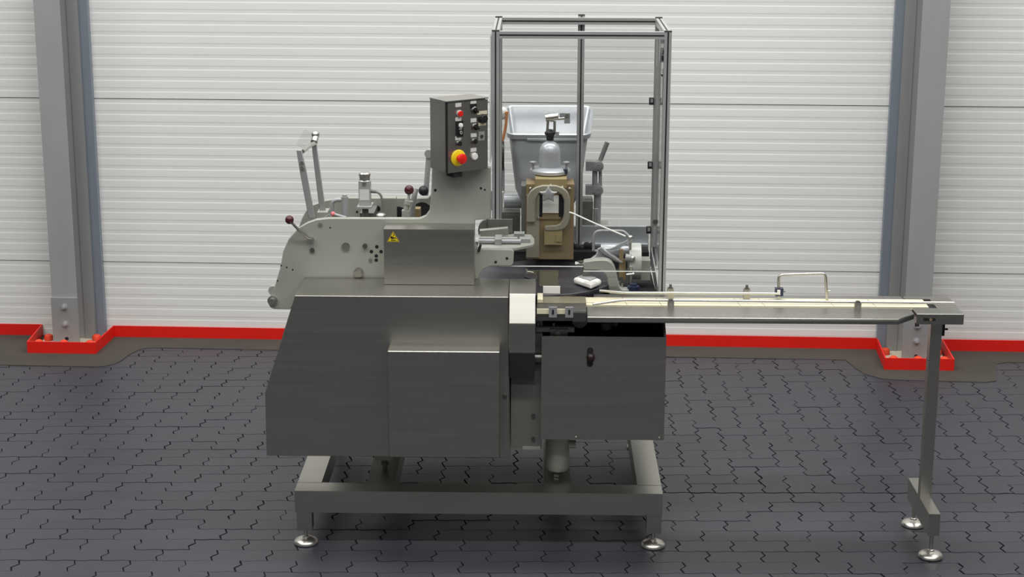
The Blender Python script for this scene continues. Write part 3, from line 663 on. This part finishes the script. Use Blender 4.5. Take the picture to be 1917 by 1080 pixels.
# locking handle on the right of the hopper
lk = P().tube([(.4144, 1.10, 1.5206), (.384, 1.10, 1.437)], .011).obj('lock_handle', 'galvanised_light', hp)
P().cyl((.372, 1.10, 1.06), (.374, 1.10, 1.33), .017).obj('lock_post', 'galvanised', hp)
for z in (1.301, 1.412):
    P().box(.318, .378, 1.078, 1.122, z - .021, z + .021, .006).cyl((.376, 1.070, z), (.376, 1.128, z), .0225, seg=28).obj('lock_arm', 'galvanised', hp)
P().cyl((.360, 1.10, 1.32), (.360, 1.10, 1.395), .012).cyl((.386, 1.10, 1.32), (.384, 1.10, 1.395), .008).obj('lock_spindle', 'galvanised', hp)
for z in (1.301, 1.412): P().cyl((.376, 1.071, z), (.376, 1.064, z), .014).obj('lock_bolt', 'galvanised_light', hp)
# orange sling, white sight glass and black hand disc on the left
P().tube([(-.040, .985, 1.675), (-.044, .985, 1.61), (-.055, .985, 1.56), (-.068, .985, 1.515)], .007, rad=.03).tube([(-.034, .985, 1.668), (-.050, .985, 1.668)], .006).tube([(-.078, .985, 1.518), (-.058, .985, 1.515)], .008).obj('orange_strap', 'orange', hp)
P().ball((-.058, 1.0, 1.665), .026, .9, .8, 1.1).obj('sight_glass', 'white', hp)
P().cyl((-.062, .985, 1.475), (-.052, .985, 1.475), .066, seg=28).cyl((-.090, .985, 1.475), (-.060, .985, 1.475), .014).obj('hand_disc', 'black', hp)
P().cyl((-.066, 1.02, 1.30), (-.066, 1.02, 1.42), .016).obj('sight_tube', 'cast_aluminium', hp)
P().cyl((-.075, 1.0, 1.24), (-.070, 1.0, 1.31), .018).obj('sight_tube', 'white', hp)
# ================================================================== GUARD
gd = thing('safety_guard', 'tall clear safety guard of aluminium profiles with black slots round the turntable', 'guard', (.274, .63, 1.0))
GY0, GY1, W3 = .33, .93, .029
def post(x, y, z0, z1, faces='fx'):
    p = P().box(x, x + W3, y, y + W3, z0, z1, .0015).obj('post', 'aluminium', gd)
    P().box(x + .0115, x + .0175, y - .0006, y + .003, z0, z1 - .001).obj('slot', 'rubber_slot', p)
    xi = x - .0006 if x > .2 else x + W3 - .0024
    P().box(xi, xi + .003, y + .0115, y + .0175, z0, z1 - .03).obj('slot', 'rubber_slot', p)
    P().box(x - .0005, x + W3 + .0005, y - .0005, y + W3 + .0005, z1, z1 + .004, .001).obj('end_cap', 'black', p)
    return p
XL, XR = -.089, .608
post(XL, GY0, 1.325, 2.099); post(XR, GY0, .93, 2.099)
post(XL, GY1 - W3, 1.063, 2.099); post(XR, GY1 - W3, .99, 2.099)
post(.272, GY1 + .001, 1.063, 2.106)
P().box(XL - .0035, XL + .0015, GY0 + .004, GY0 + .024, 1.36, 1.44).obj('post_bracket', 'aluminium', gd)
def beam_x(y):
    b = P().box(XL + W3, XR, y, y + W3, 2.070, 2.099, .0015).obj('rail', 'aluminium', gd)
    P().box(XL + W3 + .001, XR - .001, y - .0006, y + .003, 2.0815, 2.0875).obj('slot', 'rubber_slot', b)
def beam_y(x):
    b = P().box(x, x + W3, GY0 + W3, GY1 - W3, 2.070, 2.099, .0015).obj('rail', 'aluminium', gd)
    P().box(x + .0115, x + .0175, GY0 + W3 + .001, GY1 - W3 - .001, 2.0972, 2.0996).obj('slot', 'rubber_slot', b)
beam_x(GY0); beam_x(GY1 - W3); beam_y(XL); beam_y(XR)
def pane(name, x0, x1, y0, y1, z0, z1, edge=True):
    p = P().box(x0, x1, y0, y1, z0, z1).obj(name, 'polycarbonate', gd, smooth=0)
    if edge: P().box(x0, x1, y0 - .0004, y1 + .0004, z0 - .003, z0).obj('pane_edge', 'pane_edge', p)
    return p
pane('front_pane', XL + W3, .292, GY0 + .013, GY0 + .017, 1.1225, 2.070)
pane('front_pane', .2935, XR, GY0 + .013, GY0 + .017, 1.103, 2.070)
pane('back_pane', XL + W3, .2715, GY1 - .017, GY1 - .013, 1.22, 2.070, False)
pane('back_pane', .3015, XR, GY1 - .017, GY1 - .013, 1.075, 2.070, False)
pane('side_pane', XL - .0095, XL - .0055, GY0 + .004, GY1 - .01, 1.56, 2.07, False)
pane('side_pane', XR + .013, XR + .017, GY0 + W3, GY1 - W3, 1.06, 2.070, False)
# door profile, clips, switch on the right side
dp = P().box(XR + .004, XR + .024, GY1 - .115, GY1 - .085, 1.10, 2.05, .001).obj('door_profile', 'aluminium', gd)
P().box(XR + .0035, XR + .006, GY1 - .103, GY1 - .097, 1.14, 1.90).obj('slot', 'rubber_slot', dp)
for z in (1.737, 1.452, 1.158):
    c = P().box(XR - .021, XR + .0005, GY1 - .040, GY1 - .018, z - .015, z + .015, .003).obj('pane_clip', 'black', gd)
    P().box(XR - .016, XR - .004, GY1 - .0415, GY1 - .0395, z - .004, z + .012).obj('clip_plate', 'aluminium', c)
sw = P().box(XR - .010, XR + .020, GY0 + .10, GY0 + .14, 1.965, 2.060, .003).obj('door_switch', 'aluminium', gd)
P().box(XR - .008, XR + .018, GY0 + .098, GY0 + .1005, 2.025, 2.042).obj('switch_label', 'white', sw)
P().box(XR - .002, XR + .008, GY0 + .098, GY0 + .1005, 1.972, 1.992).box(XR + .002, XR + .008, GY0 + .098, GY0 + .1005, 1.998, 2.016).obj('switch_window', 'black', sw)
P().box(XR + .004, XR + .024, GY0 + .10, GY0 + .13, 1.80, 1.935, .002).obj('latch_bracket', 'galvanised_light', gd)
P().ball((XR + .002, GY0 + .098, 1.915), .008).obj('latch_bolt', 'steel_dark', gd)
P().cyl((XR + .010, GY1 - .125, 1.215), (XR + .010, GY1 - .105, 1.215), .010).obj('door_bolt', 'steel_dark', gd)
P().prism([(GY1 - .03, 1.075), (GY1 - .03, 1.0), (GY0 + .03, .955), (GY0 + .03, 1.02)], 'X', XR + .002, XR + .007).obj('side_gusset', 'galvanised', gd)
P().box(XL - .010, XL - .005, GY0 + .0005, GY0 + .0035, 1.56, 2.07).obj('pane_strip', 'pane_edge', gd)
# ================================================================== CONTROL BOX
YAW = math.radians(36)
cx0, cy0, cz0 = -.2650, .165, 1.5465
W_, D_, H_ = .198, .124, .292
cbx = thing('control_box', 'stainless steel control box with push buttons and yellow red emergency stop turned to the turntable', 'control box', (cx0, cy0, cz0), yaw=YAW)
P().box(0, W_ - .004, .012, D_, .004, H_ - .004, .0015).obj('case', 'steel', cbx)
door = P().box(.004, W_, 0, .012, 0, H_ - .008, .0015).obj('lid', 'steel', cbx)
P().box(.0, .004, .004, .0125, 0.0, H_ - .006).obj('gasket', 'void', cbx)
P().box(-.003, W_ + .001, -.003, D_, H_ - .004, H_, .0012).obj('rain_lip', 'steel', cbx)
def pu(X): return (X - 300) * .000477
def pv(X, Y): return H_ - .008 - (Y - 210 + (X - 300) * .072) * .000405
def lab(X, Y, w=.028, h=.0155, m='label'):
    u, v = pu(X), pv(X, Y); P().box(u - w / 2, u + w / 2, -.0015, .0002, v - h / 2, v + h / 2).obj('name_plate', m, door)
for a in ((415, 230), (415, 370), (413, 560), (567, 213), (568, 387), (570, 537), (567, 685)): lab(*a)
lab(655, 313, .050, .014, 'cream_label'); lab(657, 428, .036, .012, 'cream_label')
def button(X, Y, r, m, h=.012, bez='steel_dark', name='push_button'):
    u, v = pu(X), pv(X, Y)
    b = P().lathe([(r * 1.18, .0002), (r * 1.18, -.004), (r * 1.05, -.006), (r * 1.0, -.0065)], (u, 0, v), 'Y', 24).obj('bezel', bez, door)
    P().lathe([(r, -.004), (r, -h), (r * .9, -h - .0015), (r * .2, -h - .002)], (u, 0, v), 'Y', 24).obj(name, m, b); return u, v
button(425, 315, .0120, 'red', .011, 'aluminium')
u, v = pu(428), pv(428, 465)
db = P().box(u - .0165, u + .0145, -.006, .0002, v - .033, v + .031, .002).obj('double_button', 'black', door)
P().lathe([(.0095, -.005), (.0095, -.012), (.008, -.013)], (u, 0, v + .0135), 'Y', 20).obj('start_button', 'white', db)
P().lathe([(.0095, -.005), (.0095, -.010), (.008, -.011)], (u, 0, v - .015), 'Y', 20).obj('stop_button', 'black', db)
P().box(u - .0065, u + .0065, -.0075, -.0055, v - .0025, v + .0015).obj('centre_bar', 'label', db)
ring = [(u + .0045 * math.cos(t), -.0114, v - .015 + .006 * math.sin(t)) for t in [2 * math.pi * i / 18 for i in range(19)]]
P().tube(ring, .0009, 6).obj('stop_mark', 'white', db)
button(418, 614, .0110, 'black', .009)
button(575, 600, .0115, 'black', .009)
button(572, 750, .0135, 'white', .010, 'aluminium')
button(658, 372, .0165, 'black', .018, 'black')
for (X, Y) in ((577, 288), (583, 455)):
    u, v = button(X, Y, .0130, 'black', .006)
    P().obox((u, -.012, v), (.024, .014, .008), ry=.6, bev=.002).obj('selector_grip', 'black', door)
P().box(pu(567) - .015, pu(567) + .015, -.002, .0002, pv(567, 243) - .009, pv(567, 243) + .009).obj('legend_plate', 'black', door)
kp = P().box(pu(648) - .015, pu(648) + .015, -.002, .0002, pv(648, 548) - .018, pv(648, 548) + .018, .001).obj('key_plate', 'galvanised', door)
P().cyl((pu(648), -.002, pv(648, 550)), (pu(648), -.007, pv(648, 550)), .007).obj('key_lock', 'steel_dark', kp)
u, v = pu(412), pv(412, 760)
es = P().lathe([(.034, .0002), (.034, -.003), (.030, -.006), (.016, -.007)], (u, 0, v), 'Y', 32).obj('emergency_stop_base', 'yellow', door)
P().lathe([(.013, -.006), (.013, -.022), (.020, -.024), (.0215, -.030), (.019, -.036), (.010, -.039), (.001, -.0395)], (u, 0, v), 'Y', 28).obj('emergency_stop_knob', 'red', es)
P().box(.035, .075, .004, .06, -.022, .001, .003).obj('cable_gland', 'void', cbx)
# ================================================================== OUTFEED CONVEYOR
cv = thing('outfeed_conveyor', 'long narrow stainless steel outfeed conveyor with cream belt and guide rails on a single post', 'conveyor', (1.722, .112, 0))
ZT = 1.015
bed = P().prism([(.300, -.066), (1.534, -.066), (1.612, .018), (1.612, .098), (.300, .098)], 'Z', ZT - .024, ZT, .003).obj('front_bed', 'steel_top', cv)
P().prism([(.335, .243), (1.612, .243), (1.612, .297), (.335, .297)], 'Z', ZT - .024, ZT, .0018).obj('rear_bed', 'steel_top', cv)
P().box(.302, 1.612, .0985, .2425, ZT - .03, ZT - .012).obj('belt_channel', 'void', cv)
belt_z = ZT + .0015
belt = P().box(.200, 1.690, .114, .238, ZT - .011, belt_z, .001).obj('belt', 'cream', cv)
for x in (.46, .60, .92, 1.02, 1.30, 1.47):
    P().obox((x, .176, belt_z + .0001), (.0022, .120, .0008), rz=.12).obj('belt_seam', 'olive_belt', belt)
P().box(.200, 1.690, .146, .150, belt_z - .001, belt_z + .0006).obj('belt_stripe', 'olive_belt', belt)
eu = P(); eu.prism([(1.620, .007), (1.808, .007), (1.808, .285), (1.722, .285), (1.722, .100), (1.620, .100)], 'Z', ZT - .042, ZT + .002, .002)
eu.box(1.620, 1.7225, .243, .285, ZT - .042, ZT + .002, .0015)
eu = eu.obj('end_unit', 'steel_top', cv)
P().box(1.620, 1.722, .101, .242, ZT - .042, ZT - .014).obj('end_pocket', 'void', eu)
sl = arc(1.652, ZT - .021, .0065, 90, 270, 6) + arc(1.690, ZT - .021, .0065, -90, 90, 6)
P().prism(sl, 'Y', .0062, .0072).obj('slot', 'void', eu)
P().cyl((1.676, .0065, ZT - .021), (1.676, .004, ZT - .021), .006).obj('tension_screw', 'bronze', eu)
P().cyl((1.628, .03, ZT - .055), (1.628, .03, ZT - .041), .009).obj('bolt', 'steel_dark', eu)
# infeed end by the turntable
inf = P().box(.100, .300, .108, .216, ZT - .012, ZT + .010, .001).obj('infeed_bed', 'olive_belt', cv)
P().box(.102, .124, .109, .214, ZT + .0105, ZT + .024, .002).obj('infeed_block', 'cream', cv)
P().box(.100, .298, -.020, .106, ZT - .030, ZT + .008, .0015).obj('infeed_plate', 'steel_dark', cv)
P().box(.100, .240, -.026, -.0205, ZT + .000, ZT + .020, .001).obj('infeed_strip', 'cream', cv)
for x in (.164, .229):
    tb = P().box(x - .016, x + .016, -.036, -.0265, ZT - .012, ZT + .030, .003).obj('slotted_tab', 'galvanised_light', cv)
    P().box(x - .004, x + .004, -.0368, -.0355, ZT + .000, ZT + .020).obj('tab_slot', 'void', tb)
P().box(.245, .297, -.030, -.021, ZT - .030, ZT + .006, .004).obj('infeed_corner', 'steel_dark', cv)
# guide rails and their clamps
P().tube([(.360, .258, 1.040), (.452, .212, 1.043), (1.095, .206, 1.045)], .0058, rad=.03).obj('guide_rail', 'steel_bright', cv)
P().tube([(.326, .060, 1.033), (.445, .088, 1.045), (1.782, .076, 1.045)], .0058, rad=.03).obj('guide_rail', 'steel_bright', cv)
def clamp(x, y, z, back):
    c = P().box(x - .013, x + .013, y - .011, y + .011, ZT, z + .010, .002).obj('rail_clamp', 'steel', cv)
    P().cyl((x, y, z + .010), (x, y, z + (.026 if back else .016)), .0055).cyl((x, y, z + .010), (x, y, z + .014), .010).obj('clamp_screw', 'steel_dark', c)
    P().cyl((x, y - .0108, z - .004), (x, y - .016, z - .004), .004).obj('clamp_pin', 'steel_bright', c)
clamp(.650, .228, 1.050, True); clamp(.964, .226, 1.050, True); clamp(.640, .066, 1.040, False); clamp(1.391, .058, 1.040, False)
hoop = P().tube([(1.0954, .22, 1.016), (1.0915, .22, 1.121), (1.283, .22, 1.129), (1.2945, .22, 1.016)], .0060, rad=.020).obj('hoop', 'steel_bright', cv)
P().box(1.080, 1.112, .205, .235, 1.034, 1.066, .004).obj('sensor_clamp', 'blue', hoop)
P().box(1.086, 1.099, .203, .206, 1.040, 1.062, .001).obj('clamp_label', 'white', hoop)
P().cyl((1.110, .22, 1.052), (1.122, .22, 1.052), .004).obj('clamp_screw', 'steel_dark', hoop)
P().cyl((1.294, .208, 1.058), (1.305, .208, 1.058), .003).obj('hoop_pin', 'steel_bright', hoop)
# post and foot
pst = P().box(1.699, 1.745, .095, .139, .199, ZT - .040, .002).obj('post', 'steel', cv)
P().box(1.742, 1.757, .098, .128, .90, .965, .002).cyl((1.755, .112, .925), (1.772, .112, .925), .004).obj('post_bracket', 'black', pst)
P().cyl((1.695, .1, .80), (1.70, .1, .80), .005).obj('post_screw', 'steel_dark', pst)
P().box(1.699, 1.745, -.085, .335, .105, .200, .002).obj('cross_foot', 'steel', cv)
for y in (-.056, .290): P().lathe(FOOT[:-1] + [(.0085, .107)], (1.722, y, 0), 'Z', 32).obj('levelling_foot', 'steel_bright', cv)
